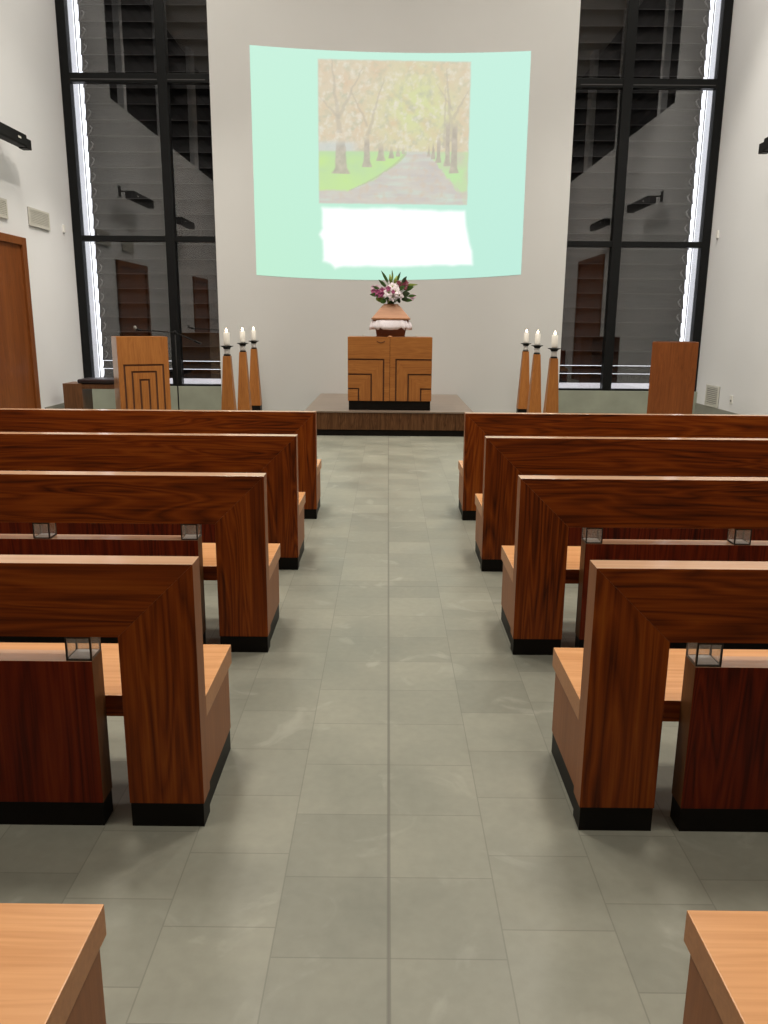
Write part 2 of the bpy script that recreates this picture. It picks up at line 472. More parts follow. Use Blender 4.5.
blind(WL[0] , WL[1], -1, 0.575, 'dark grey louvre blind behind the window beside the microphone lectern')
blind(WR[0], WR[1], 1, 0.555, 'dark grey louvre blind behind the window beside the plain red-brown lectern')

# clerestory above the low side walls: dark louvred glazing between pale posts (seen mirrored in the windows)
for n, s, X in ((3, -1, XL), (4, 1, XR)):
    e = bpy.data.objects.new('window_%d' % n, None); COL.objects.link(e); struct(e)
    xo = X + s * 0.72
    MB().box(xo, xo + s * 0.06, YB, YT, ZW, ZC).build('pane', M['black_m'], e)
    lv = MB()
    z = ZW + 0.1
    while z < ZC:
        lv.box(xo - s * 0.10, xo - s * 0.01, YB, YT, z, z + 0.035)
        z += 0.30
    lv.build('louvres', M['slat'], e)
    ps = [11.1, 9.8, 6.5, 3.0, -0.5, -4.0]
    for k, yy in enumerate(ps):
        wd = 0.5 if k >= 2 else 0.2
        MB().box(X + s * 0.42, X + s * 0.56, yy - wd / 2, yy + wd / 2, ZW, ZC).build('post', M['wall'], e)

# doors
def door(n, side, X, y0, y1, h):
    e = bpy.data.objects.new('door_%d' % n, None); COL.objects.link(e); struct(e)
    s = -side                       # into the room
    j = MB()
    jw = 0.14
    j.box(X, X + s * 0.055, y0, y0 + jw, 0, h); j.box(X, X + s * 0.055, y1 - jw, y1, 0, h); j.box(X, X + s * 0.055, y0 + jw, y1 - jw, h - jw * 0.8, h)
    j.build('jamb', M['jamb'], e, 0.004)
    MB().box(X, X + s * 0.02, y0 + jw, y1 - jw, 0.01, h - jw * 0.8).build('door_leaf', M['door'], e)
    hd = MB(); yy = y0 + jw + 0.1
    hd.tube([(X + s * 0.02, yy, 1.03), (X + s * 0.075, yy, 1.03), (X + s * 0.075, yy + 0.13, 1.03)], 0.011)
    hd.build('door_handle', M['metal'], e)
door(1, -1, XL, 10.45, 12.50, 2.775)
door(2, -1, XL, 4.25, 6.05, 2.80)
door(3, 1, XR, 4.9, 7.7, 3.35)

# ------------------------------------------------------------------ pews
CA, HA = 0.025, 0.6045          # aisle centre and half width
LEG, THK, HT, RAILZ, PL = 0.24, 0.087, 0.89, 0.655, 0.085
NSP = 5
LEN = 0.65 + 0.71 * NSP + 0.08
def make_pew(d, label):
    """d = -1: the pew runs to the left of the aisle, +1: to the right; origin at its rear aisle corner"""
    name = 'pew'
    t = thing(name, label, 'pew', group='wooden pews in rows along the aisle')
    X = lambda v: d * v
    rule = lambda n: 0 if abs(n.y) > 0.7 else 1
    for a, b in ((0.0, LEG), (LEN, LEN - LEG)):
        p = MB().prism_xz([(X(a), PL), (X(a), HT), (X(b), RAILZ), (X(b), PL)], 0, THK)
        o = p.build('end_post', [M['ven_z'], M['edge_z']], t, 0.001); face_mats(o, rule)
    p = MB().prism_xz([(X(0), HT), (X(LEN), HT), (X(LEN - LEG), RAILZ), (X(LEG), RAILZ)], 0, THK)
    o = p.build('top_rail', [M['ven_x'], M['edge']], t, 0.001); face_mats(o, rule)
    p0, p1 = LEG + 0.085, LEN - LEG - 0.085
    p = MB().box(X(p0), X(p1), 0, THK, PL, 0.575)
    o = p.build('back_panel', [M['ven_panel'], M['edge_shade'], M['edge']], t, 0.0012); face_mats(o, lambda n: 0 if abs(n.y) > 0.7 else (2 if n.z > 0.7 else 1))
    pl = [(0.003, LEG - 0.003), (p0 + 0.003, p1 - 0.003), (LEN - LEG + 0.003, LEN - 0.003)]
    for a, b in pl:
        MB().box(X(a), X(b), 0.003, THK - 0.001, 0, PL - 0.0008).build('plinth', M['plinth'], t)
    # glass blocks that carry the rail on the panel
    for k in range(NSP + 1):
        xa = p0 + 0.71 * k
        if k == NSP: xa = p1 - 0.08
        xb = xa + 0.08
        z0, z1 = 0.5755, 0.6545
        q = 0.0055
        fr = MB()
        xs = (X(xa), X(xb) - X(q) * 1); 
        for xx in (min(X(xa), X(xb)), max(X(xa), X(xb)) - q):
            for yy in (0.002, THK - 0.002 - q):
                fr.box(xx, xx + q, yy, yy + q, z0, z1)
            for zz in (z0, z1 - q):
                fr.box(xx, xx + q, 0.002 + q, THK - 0.002 - q, zz, zz + q)
        for yy in (0.002, THK - 0.002 - q):
            for zz in (z0, z1 - q):
                fr.box(min(X(xa), X(xb)) + q, max(X(xa), X(xb)) - q, yy, yy + q, zz, zz + q)
        g = MB().box(min(X(xa), X(xb)) + 0.0012, max(X(xa), X(xb)) - 0.0012, 0.0032, THK - 0.0032, z0 + 0.001, z1 - 0.001).build('glass_block', M['block'], t)
        fr.build('metal_edging', M['dark_metal'], g)
        MB().box(min(X(xa), X(xb)) + 0.006, max(X(xa), X(xb)) - 0.006, 0.009, THK - 0.009, z0 + 0.0015, z0 + 0.006).build('base_plate', M['white_m'], g)
    o = MB().box(X(0.0), X(LEN), THK + 0.0003, 0.516, 0.344, 0.419).build('seat', [M['seat'], M['edge_s'], M['ven_x']], t, 0.0025)
    face_mats(o, lambda n: 0 if n.z > 0.7 else (2 if n.y < -0.7 else 1))
    for a, b in ((0.009, 0.14), (LEN / 2 - 0.06, LEN / 2 + 0.06), (LEN - 0.14, LEN - 0.009)):
        o = MB().box(X(a), X(b), THK + 0.001, 0.497, PL, 0.3435).build('seat_support', [M['ven_z'], M['edge_z']], t, 0.0025)
        face_mats(o, rule)
        MB().box(X(a + 0.003), X(b - 0.003), THK + 0.001, 0.494, 0, PL - 0.0008).build('plinth', M['plinth'], t)
    return t

ROWS = [6.475, 5.07, 3.705, 2.294, 0.915]
ROWTXT = ['in the row closest to the platform', 'in the second row behind the platform', 'in the third row behind the platform',
          'in the fourth row behind the platform', 'in the last row, cut by the bottom edge']
for d, sd, hx in ((-1, 'left', CA - HA), (1, 'right', CA + HA)):
    proto = None
    for y, txt in zip(ROWS, ROWTXT):
        lb = 'wooden pew %s of the aisle, %s' % (sd, txt)
        if proto is None:
            proto = make_pew(d, lb); proto.location = (hx, y, 0)
        else:
            dup(proto, (hx, y, 0), None, lb)

# ------------------------------------------------------------------ platform and cabinet
pf = thing('platform', 'low dark wooden platform against the front wall under the honey wood cabinet', 'platform', (0.02, 11.5, 0))
MB().box(-1.215, 1.215, 0.0, 2.895, 0.335, 0.355).build('top', M['plat_top'], pf, 0.002)
MB().box(-1.205, 1.205, 0.012, 2.89, 0.09, 0.335).build('front_panel', M['plat'], pf)
MB().box(-1.19, 1.19, 0.03, 2.88, 0.0, 0.09).build('plinth', M['plinth'], pf)

cab = thing('cabinet', 'honey wood two-door cabinet with nested angular grooves standing on the platform', 'cabinet', (0.028, 11.66, 0.355))
CW, CH, CDp = 0.603, 1.04, 0.60
MB().box(-CW, CW, 0.016, CDp, 0.135, CH - 0.0).build('body', [M['oak_x']], cab, 0.002)
MB().box(-CW + 0.012, CW - 0.012, 0.022, CDp - 0.02, 0.0, 0.135).build('plinth', M['plinth'], cab)
MB().box(-CW + 0.004, CW - 0.004, 0.0125, 0.0158, 0.137, CH - 0.004).build('groove_backing', M['groove'], cab)
def nested_door(sx):
    bx = [0.003, 0.089, 0.266, 0.449, CW]
    bz = [CH, 0.725, 0.515, 0.310, 0.136]
    mb = MB(); q = 0.011
    P = lambda poly, mi: mb.prism_xz([(sx * x, z) for x, z in poly], 0.0, 0.0125, mi)
    z_bot = bz[4]
    for k in range(4):
        xi, xo = bx[k] + (q if k else 0), bx[k + 1] - q if k < 3 else CW
        zt, zi = bz[k] - (q if k else 0), bz[k + 1] + q
        if k == 3:
            P([(xi, z_bot), (xi, zt), (CW, zt), (CW, z_bot)], 0)
        elif k == 0:
            P([(xi, zi), (xi, zt), (CW, zt), (CW, zi)], 0)
            P([(xi, z_bot), (xi, zi), (xo, zi), (xo, z_bot)], 0)
        else:
            P([(xi, zt), (CW, zt), (CW, zi), (xo, zi)], 0)
            P([(xi, zt), (xo, zi), (xo, z_bot), (xi, z_bot)], 1)
    return mb.build('door', [M['oak_x'], M['oak_z']], cab)
nd = nested_door(-1)
hp = MB().tube([(-0.19 + 0.12 * t / 10, -0.004, 0.985 - 0.022 * math.sin(PI * t / 10)) for t in range(11)], 0.004, 6)
hp.build('finger_pull', M['groove'], nd)
nested_door(1)
MB().lathe([(0.03, 0.0), (0.034, 0.006), (0.028, 0.014), (0.01, 0.018)], 0.0, 0.03, 18).build('button', M['urn_lid'], cab, loc=(0.0, 0, CH))
for sx in (-0.385, 0.37):
    tw = MB()
    tw.tube([(sx - 0.02, 0.1, CH), (sx, 0.1, CH + 0.022), (sx + 0.025, 0.1, CH + 0.03)], 0.005, 6)
    tw.tube([(sx, 0.1, CH), (sx + 0.008, 0.1, CH + 0.035)], 0.004, 6)
    tw.build('pin', M['grille'], cab)

# urn with lace collar
zc = 1.395
UX, UY = 0.037, 11.98
urn = thing('urn', 'tapering wooden urn with a white lace collar standing on the cabinet', 'urn', (UX, UY, zc))
ub = MB().frustum(0, 0, 0.0, 0.20, 0.40, 0.30, 0.47, 0.36).frustum(0, 0, 0.0, 0.0121, 0.43, 0.33, 0.415, 0.315)
ub.build('base', M['urn_base'], urn, 0.006)
ul = MB().frustum(0, 0, 0.242, 0.262, 0.555, 0.42, 0.565, 0.43).frustum(0, 0, 0.262, 0.44, 0.545, 0.41, 0.245, 0.19).frustum(0, 0, 0.44, 0.462, 0.225, 0.17, 0.205, 0.155)
ul.build('lid', M['urn_lid'], urn, 0.004)
MB().frustum(0, 0, 0.19, 0.242, 0.49, 0.38, 0.51, 0.395).build('rim', M['urn_base'], urn)
lc = MB(); N = 120
vs, fs = [], []
def rrect(t, hw, hd):
    p = 2 * PI * t
    c, s_ = math.cos(p), math.sin(p)
    e = 0.35
    return hw * math.copysign(abs(c) ** e, c), hd * math.copysign(abs(s_) ** e, s_)
for i in range(N):
    t = i / N
    wob = math.sin(2 * PI * 18 * t)
    scal = 0.02 * abs(math.sin(PI * 22 * t))
    for j, (gw, z) in enumerate(((0.252, 0.243), (0.275 + 0.008 * wob, 0.215), (0.295 + 0.014 * wob, 0.165 - scal), (0.298 + 0.016 * wob, 0.138 - scal * 2))):
        x, y = rrect(t, gw, gw * 0.78)
        vs.append((x, y, z))
for i in range(N):
    j = (i + 1) % N
    for k in range(3):
        fs.append((i * 4 + k, j * 4 + k, j * 4 + k + 1, i * 4 + k + 1))
lc.add(vs, fs, 0, True)
lo = lc.build('lace_collar', M['lace'], urn)
sd_ = lo.modifiers.new('thick', 'SOLIDIFY'); sd_.thickness = 0.004

# flowers
bq = thing('flower_arrangement', 'arrangement of white lilies, plum orchids and dark roses on top of the urn', 'flowers', (UX, UY, zc + 0.462))
def petal(mb, base, dirv, side, L, W, curl, mi=0, thick=0.0):
    dirv = Vector(dirv).normalized(); side = (Vector(side) - Vector(side).dot(dirv) * dirv).normalized()
    nrm = dirv.cross(side)
    vs, fs = [], []
    n = 6
    for i in range(n + 1):
        t = i / n
        w = W * math.sin(PI * min(1, (0.12 + 0.88 * t) ** 0.8)) * 0.5 + 0.0008
        c = Vector(base) + dirv * L * t + nrm * curl * L * t * t
        vs += [c - side * w - nrm * 0.15 * w, c + nrm * 0.1 * w * 0, c + side * w - nrm * 0.15 * w]
    for i in range(n):
        for k in range(2):
            fs.append((3 * i + k, 3 * i + k + 1, 3 * i + k + 4, 3 * i + k + 3))
    mb.add(vs, fs, mi, True)
def bloom(p, facing, r, m, n=6, layers=1, name='flower', mc=None):
    mb = MB()
    f = Vector(facing).normalized()
    a = f.cross(Vector((0.3, 0.2, 1))).normalized(); b = f.cross(a)
    for L in range(layers):
        rr = r * (1 - 0.27 * L)
        for k in range(n):
            t = 2 * PI * (k + 0.5 * L) / n + random.uniform(-0.12, 0.12)
            d = a * math.cos(t) + b * math.sin(t) + f * (0.28 + 0.45 * L)
            petal(mb, Vector((0, 0, 0)), d, f.cross(d), rr, rr * 0.85, -0.22, 0)
    mb.tube([(0, 0, 0), tuple(f * r * 0.28)], [r * 0.16, r * 0.1], 7, 1)
    return mb.build(name, [m, mc or M['leaf_l']], bq, loc=p)
def leaf(p, d, L, W, m, curl=0.3):
    mb = MB()
    dv = Vector(d)
    petal(mb, (0, 0, 0), dv, dv.cross(Vector((0.1, 1, 0.15))), L, W, curl)
    mb.tube([(0, 0, 0), tuple(dv.normalized() * L * 0.4)], [0.004, 0.002], 5)
    return mb.build('leaf', m, bq, loc=p)
ST = Vector((0.02, 0, -0.02))
# stems gathered on the lid
stems = MB()
def stem_to(p):
    p = Vector(p)
    stems.tube([(random.uniform(-0.05, 0.05), random.uniform(-0.04, 0.04), 0.0), tuple(p * 0.55 + Vector((0, 0, 0.05))), tuple(p)], 0.0045, 5)
FL = [  # x, y, z, size, kind
    (0.06, -0.14, 0.17, 0.085, 'w'), (-0.03, -0.15, 0.15, 0.085, 'w'), (0.12, -0.10, 0.12, 0.075, 'w'), (0.02, -0.13, 0.09, 0.07, 'w'),
    (-0.09, -0.11, 0.14, 0.065, 'w'), (0.02, -0.11, 0.235, 0.07, 'w'), (-0.06, -0.10, 0.21, 0.055, 'm'), (0.08, -0.12, 0.22, 0.05, 'w'),
    (-0.20, -0.10, 0.16, 0.065, 'p'), (-0.15, -0.12, 0.13, 0.06, 'p'), (-0.25, -0.06, 0.17, 0.055, 'p'), (-0.13, -0.12, 0.185, 0.055, 'p'),
    (-0.04, -0.17, 0.205, 0.045, 'p'), (0.03, -0.18, 0.165, 0.035, 'p'), (-0.20, -0.08, 0.225, 0.05, 'm'), (-0.26, -0.04, 0.225, 0.045, 'm'),
    (0.15, -0.09, 0.255, 0.065, 'r'), (0.20, -0.08, 0.29, 0.06, 'r'), (0.19, -0.10, 0.23, 0.05, 'r'), (0.11, -0.08, 0.29, 0.04, 'r'),
    (0.33, -0.05, 0.11, 0.04, 'm'), (0.30, -0.06, 0.075, 0.035, 'm'),
]
for x, y, z, r, kd in FL:
    m = {'w': M['pet_w'], 'p': M['pet_p'], 'r': M['pet_r'], 'm': M['pet_m']}[kd]
    nl = {'w': 6, 'p': 5, 'r': 7, 'm': 5}[kd]
    bloom((x, y, z), (x * 1.6, -0.75, 0.25 + z * 0.4), r, m, nl, 3 if kd == 'r' else 2, 'flower', M['leaf_l'] if kd == 'w' else m)
    stem_to((x, y + 0.03, z - 0.01))
# lily buds standing up
for (x, z, dx, L) in ((0.0, 0.29, -0.02, 0.12), (0.05, 0.28, 0.03, 0.11)):
    mb = MB(); mb.tube([(0, 0, 0), (dx * 0.4, 0, L * 0.45), (dx, 0, L)], [0.012, 0.028, 0.006], 8)
    mb.build('bud', M['leaf_l'], bq, loc=(x, -0.05, z)); stem_to((x, -0.05, z))
LV = [(-0.05, 0.30, (-0.55, -0.1, 1), 0.22, 0.05, 'leaf'), (0.07, 0.30, (0.45, -0.1, 1), 0.19, 0.05, 'leaf'), (0.02, 0.34, (-0.05, 0, 1), 0.15, 0.03, 'leaf_l'),
      (-0.08, 0.24, (-0.8, -0.2, 0.8), 0.17, 0.06, 'leaf'), (0.20, 0.20, (1, -0.2, 0.35), 0.17, 0.08, 'leaf'), (0.22, 0.26, (1, -0.1, 0.1), 0.2, 0.05, 'leaf_l'),
      (0.17, 0.14, (1, -0.4, 0.1), 0.14, 0.10, 'leaf_d'), (0.15, 0.08, (1, -0.5, -0.15), 0.16, 0.09, 'leaf_d'), (0.18, 0.06, (1, -0.4, -0.05), 0.18, 0.07, 'leaf'),
      (-0.10, 0.07, (-1, -0.5, -0.1), 0.18, 0.10, 'leaf_l'), (-0.07, 0.05, (-1, -0.7, -0.3), 0.16, 0.09, 'leaf'), (-0.13, 0.1, (-1, -0.5, -0.35), 0.15, 0.09, 'leaf_l'),
      (-0.02, 0.04, (-0.5, -0.9, 0.0), 0.13, 0.08, 'leaf_l'), (0.05, 0.04, (0.3, -0.9, 0.0), 0.13, 0.09, 'leaf_d'), (0.09, 0.05, (0.7, -0.8, -0.05), 0.13, 0.09, 'leaf_d'),
      (-0.18, 0.12, (-1, -0.2, 0.1), 0.16, 0.07, 'leaf'), (0.25, 0.11, (1, -0.1, 0.1), 0.14, 0.05, 'leaf'), (0.12, 0.20, (0.8, -0.5, 0.5), 0.14, 0.08, 'leaf'),
      (-0.17, 0.2, (-1, -0.1, 0.5), 0.13, 0.05, 'leaf'), (0.16, 0.30, (0.6, 0, 0.8), 0.12, 0.06, 'leaf_d')]
for x, z, d, L, W, m in LV:
    y = random.uniform(-0.12, -0.02)
    leaf((x, y, z), d, L * 0.85, W * 0.8, M[m]); stem_to((x, y, z))
stems.build('stems', M['leaf'], bq)

# ------------------------------------------------------------------ candle stands and candles
def candle_stand(label):
    t = thing('candle_stand', label, 'candle stand', group='tapered wooden candle stands by the front wall')
    MB().frustum(0, 0, 0, 0.20, 0.19, 0.19, 0.19, 0.19).build('foot', M['plinth'], t, 0.002)
    MB().frustum(0, 0, 0.2003, 1.145, 0.20, 0.20, 0.098, 0.098).build('post', M['oak_z'], t, 0.002)
    MB().lathe([(0.046, 1.1455), (0.046, 1.165), (0.040, 1.166)], 0, 0, 20).build('band', M['black_m'], t)
    MB().lathe([(0.036, 1.1662), (0.040, 1.19), (0.040, 1.222), (0.036, 1.236)], 0, 0, 20).build('collar', M['white_m'], t)
    MB().lathe([(0.044, 1.2362), (0.046, 1.25), (0.06, 1.262), (0.088, 1.272), (0.088, 1.278), (0.05, 1.278)], 0, 0, 24).build('dish', M['black_m'], t)
    return t
def candle(label):
    t = thing('candle', label, 'candle', group='lit white candles on the stands')
    MB().lathe([(0.041, 0), (0.042, 0.02), (0.042, 0.165), (0.036, 0.172), (0.012, 0.168)], 0, 0, 22).build('wax', M['wax'], t)
    MB().tube([(0, 0, 0.167), (0.001, 0, 0.178), (0.003, 0, 0.185)], 0.002, 6).build('wick', M['black_m'], t)
    MB().lathe([(0.002, 0.176), (0.012, 0.184), (0.015, 0.195), (0.009, 0.212), (0.001, 0.23)], 0, 0, 12).build('flame', M['flame'], t)
    return t
CS = [(-2.15, 10.9, 'left of the slide, nearest the microphone lectern'), (-2.195, 12.35, 'left of the slide, middle of three'), (-2.265, 13.8, 'left of the slide, closest to the wall'),
      (2.29, 13.6, 'right of the slide, closest to the wall'), (2.26, 12.4, 'right of the slide, middle of three'), (2.235, 11.0, 'right of the slide, nearest the plain lectern')]
ps_ = pc_ = None
for x, y, tx in CS:
    la = 'tapered wooden candle stand with black dish, ' + tx
    lb = 'lit white candle on the wooden stand ' + tx
    if ps_ is None:
        ps_ = candle_stand(la); pc_ = candle(lb); ps_.location = (x, y, 0); pc_.location = (x, y, 1.2785)
    else:
        dup(ps_, (x, y, 0), None, la); dup(pc_, (x, y, 1.2785), None, lb)

# ------------------------------------------------------------------ lecterns, bench, microphone
le = thing('lectern', 'honey wood lectern with nested square arches on its front, under the microphone', 'lectern', (-3.665, 12.2, 0), math.radians(27))
LW, LH = 0.372, 1.36
o = MB().box(-LW, LW, 0.018, 0.50, 0.10, LH).build('body', [M['oak_z'], M['edge']], le, 0.003); face_mats(o, lambda n: 1 if abs(n.x) > 0.7 else 0)  # side faces take the paler wood: window light put into their colour
MB().box(-LW + 0.01, LW - 0.01, 0.03, 0.47, 0.0, 0.0995).build('plinth', M['plinth'], le)
MB().box(-LW + 0.006, LW - 0.006, 0.0135, 0.0178, 0.102, LH - 0.006).build('groove_backing', M['groove'], le)
fp = MB(); q = 0.014
hw = [LW, 0.285, 0.175, 0.064]; zt = [LH, 0.945, 0.845, 0.725]
for k in range(4):
    ho, hi = hw[k] - (q if k else 0), (hw[k + 1] + q if k < 3 else 0)
    zo, zi = zt[k] - (q if k else 0), (zt[k + 1] + q if k < 3 else 0)
    if k == 3:
        fp.prism_xz([(-ho, 0.102), (ho, 0.102), (ho, zo), (-ho, zo)], 0, 0.0135)
    else:
        fp.prism_xz([(-ho, zi), (ho, zi), (ho, zo), (-ho, zo)], 0, 0.0135)
        fp.prism_xz([(-ho, 0.102), (-hi, 0.102), (-hi, zi), (-ho, zi)], 0, 0.0135)
        fp.prism_xz([(hi, 0.102), (ho, 0.102), (ho, zi), (hi, zi)], 0, 0.0135)
fp.build('front_panel', M['oak_z'], le)

l2 = thing('lectern', 'plain red-brown box lectern in front of the window on the side without a microphone', 'lectern', (4.275, 12.2, 0), math.radians(-19))
MB().box(-0.325, 0.325, 0.0, 0.40, 0.10, 1.345).build('body', [M['lect']], l2, 0.003)
MB().box(-0.315, 0.315, 0.01, 0.39, 0.0, 0.0995).build('plinth', M['plinth'], l2)
MB().box(-0.29, 0.29, 0.05, 0.36, 1.3455, 1.352).build('top_inlay', M['groove'], l2)

be = thing('bench', 'low wooden bench with a dark cushion between the side wall and the microphone lectern', 'bench', (-5.23, 13.0, 0))
MB().box(-0.005, 0.30, 0.0, 0.45, 0.0, 0.60).build('end_panel', [M['bench']], be, 0.003)
MB().box(0.3005, 1.35, 0.02, 0.45, 0.515, 0.59).build('seat_board', [M['bench']], be, 0.003)
MB().box(1.15, 1.34, 0.03, 0.44, 0.0, 0.5145).build('end_panel', [M['bench']], be, 0.003)
cu = bpy.data.objects.new('cushion', None)
bpy.data.objects.remove(cu)
cm = MB().box(-5.0, -3.89, 13.0, 13.44, 0.6005, 0.67)
co = cm.build('cushion', M['cushion'], None, 0.024)
tag(co, 'dark brown leather seat cushion lying on the low wooden bench', 'cushion')

ms = thing('microphone_stand', 'thin black microphone stand with a long boom reaching over the lectern', 'microphone stand', (-3.34, 12.85, 0))
mb = MB(); mb.lathe([(0.13, 0), (0.13, 0.012), (0.03, 0.022)], 0, 0, 20); mb.build('base', M['black_m'], ms)
MB().tube([(0, 0, 0.02), (0, 0, 1.42)], 0.011, 8).build('pole', M['black_m'], ms)
MB().tube([(0.36, 0, 1.265), (0.0, 0, 1.42), (-0.56, 0, 1.45)], 0.0085, 8).build('boom', M['black_m'], ms)
MB().tube([(0.40, 0, 1.248), (0.30, 0, 1.291)], 0.016, 8).build('counterweight', M['black_m'], ms)
MB().lathe([(0.016, -0.03), (0.022, 0.0), (0.016, 0.03)], 0, 0, 10).build('clamp', M['black_m'], ms, loc=(0, 0, 1.42))
mc = MB().tube([(-0.52, 0, 1.446), (-0.57, 0, 1.455), (-0.61, 0, 1.465)], [0.014, 0.017, 0.015], 8).build('microphone', M['black_m'], ms)
MB().tube([(-0.61, 0, 1.45), (-0.62, 0, 1.48), (-0.625, 0, 1.515)], [0.016, 0.026, 0.016], 10).build('windshield', M['grille_d'], mc)

# ------------------------------------------------------------------ on the walls
def wall_speaker(side, X, y0, y1, z, label):
    s = -side
    t = thing('wall_speaker', label, 'speaker', (X, 0, 0))
    b = MB()
    cx = s * 0.28
    b.box(cx - 0.075, cx + 0.075, y0, y1 - 0.16, z - 0.075, z + 0.09)
    b.build('body', M['black_m'], t, 0.02)
    c = MB().box(cx - 0.062, cx + 0.062, y1 - 0.162, y1, z - 0.085, z + 0.05)
    c.build('end_cap', M['black_m'], t, 0.008)
    br = MB()
    br.tube([(0, y1 - 0.35, z + 0.1), (cx, y1 - 0.35, z + 0.1), (cx, y1 - 0.35, z + 0.06)], 0.015, 8)
    br.box(-0.0 if s > 0 else -0.012, 0.012 if s > 0 else 0.0, y1 - 0.42, y1 - 0.28, z, z + 0.2)
    br.build('bracket', M['black_m'], t)
    MB().box(cx + s * 0.0752, cx + s * 0.078, y1 - 0.45, y1 - 0.36, z + 0.0, z + 0.025).build('badge', M['grille'], t)
    return t
wall_speaker(-1, XL, 10.75, 12.30, 4.03, 'long black speaker on the white wall high above the wooden door')
wall_speaker(1, XR, 10.6, 12.18, 4.03, 'long black speaker on the white wall opposite the wooden door, only its tip showing')
wall_speaker(-1, XL, 7.0, 8.4, 4.0, 'black wall speaker seen only mirrored in the window beside the microphone lectern')
wall_speaker(1, XR, 7.3, 8.8, 4.0, 'black wall speaker seen only mirrored in the window beside the plain lectern')

def vent(side, X, y0, y1, z0, z1, n, label, group=None):
    s = -side
    t = thing('wall_vent', label, 'vent', (X, 0, 0), 0, group)
    MB().box(0, s * 0.010, y0, y1, z0, z1).build('backing', M['grille_d'], t)
    f = MB(); w = 0.035
    f.box(s * 0.0101, s * 0.03, y0, y1, z0, z0 + w); f.box(s * 0.0101, s * 0.03, y0, y1, z1 - w, z1)
    f.box(s * 0.0101, s * 0.03, y0, y0 + w, z0 + w, z1 - w); f.box(s * 0.0101, s * 0.03, y1 - w, y1, z0 + w, z1 - w)
    f.build('frame', M['grille'], t)
    sl = MB()
    for k in range(n):
        z = z0 + w + (z1 - z0 - 2 * w) * (k + 0.5) / n
        sl.box(s * 0.0101, s * 0.026, y0 + w, y1 - w, z - 0.009, z + 0.009)
    sl.build('slats', M['grille'], t)
    return t
vent(-1, XL, 12.76, 13.50, 2.985, 3.25, 8, 'pale louvred vent high on the white wall between the door and the window')
vent(-1, XL, 11.30, 12.04, 2.985, 3.25, 8, 'pale louvred vent directly over the wooden door, cut by the photo edge')
vent(1, XR, 13.47, 14.0, 0.245, 0.60, 9, 'pale grey vent low on the wall beside the plain red-brown lectern')
so = thing('wall_socket', 'small white socket low on the white wall beside the vent', 'socket', (XR, 0, 0))
MB().box(-0.012, 0, 12.93, 13.03, 0.37, 0.50).build('plate', M['plastic'], so, 0.003)
MB().box(-0.0155, -0.0122, 12.955, 13.005, 0.40, 0.43).build('outlet', M['grille_d'], so)
for s, X, y, lb in ((1, XR, 14.2, 'small white sensor box on the wall next to the plain lectern\'s window frame'), (-1, XL, 14.1, 'small white sensor box on the wall next to the microphone lectern\'s window frame')):
    t = thing('wall_sensor', lb, 'sensor', (X, 0, 0))
    MB().box(0, -s * 0.03, y - 0.03, y + 0.03, 3.02, 3.14).build('case', M['plastic'], t, 0.004)
    MB().lathe([(0.012, 0), (0.012, 0.004), (0.006, 0.008)], 0, 0, 10).build('lens', M['grille_d'], t, loc=(-s * 0.015, y, 3.0))

# ------------------------------------------------------------------ the projected slide (the projector's light on the wall)
SX0, SX1 = -2.287, 2.28
ZT = lambda u: 5.963 + (5.904 - 5.963) * u - 0.068 * 4 * u * (1 - u)
ZB = lambda u: 2.376 + (2.419 - 2.376) * u - 0.088 * 4 * u * (1 - u)
NX, NZ = 150, 120
def lin(c): return Vector(s2l(c))
def mixc(a, b, t): return a * (1 - t) + b * t
def sst(a, b, x):
    t = max(0, min(1, (x - a) / (b - a))); return t * t * (3 - 2 * t)
def slide_color(x, z):
    u = (x - SX0) / (SX1 - SX0); v = (z - 2.4) / 3.5
    c = mixc(lin((196, 241, 214)), lin((193, 238, 222)), u)
    c = mixc(c, lin((206, 245, 228)), 0.6 * v)
    return c
WTX = [(-1.13, 3.47), (-0.4, 3.475), (1.27, 3.43), (1.30, 3.2), (1.40, 2.80), (1.43, 2.58), (0.2, 2.545), (-0.78, 2.53), (-0.92, 2.50), (-1.0, 2.575), (-1.12, 2.62), (-1.13, 2.95), (-1.19, 3.05), (-1.13, 3.15)]
def sdf(poly, x, z):
    d = 1e9; inside = False
    n = len(poly)
    for i in range(n):
        (x0, z0), (x1, z1) = poly[i], poly[(i + 1) % n]
        dx, dz = x1 - x0, z1 - z0
        t = max(0, min(1, ((x - x0) * dx + (z - z0) * dz) / (dx * dx + dz * dz)))
        d = min(d, math.hypot(x - x0 - t * dx, z - z0 - t * dz))
        if (z0 > z) != (z1 > z) and x < x0 + (z - z0) / (z1 - z0) * dx:
            inside = not inside
    return d if inside else -d
PX0, PX1, PZ0, PZ1 = -1.187, 1.313, 3.545, 5.755
def nz(x, y, s, o=0.0, oct=4):
    return noise.fractal(Vector((x * s + o, y * s - o * 0.7, o)), 1.0, 2.0, oct)
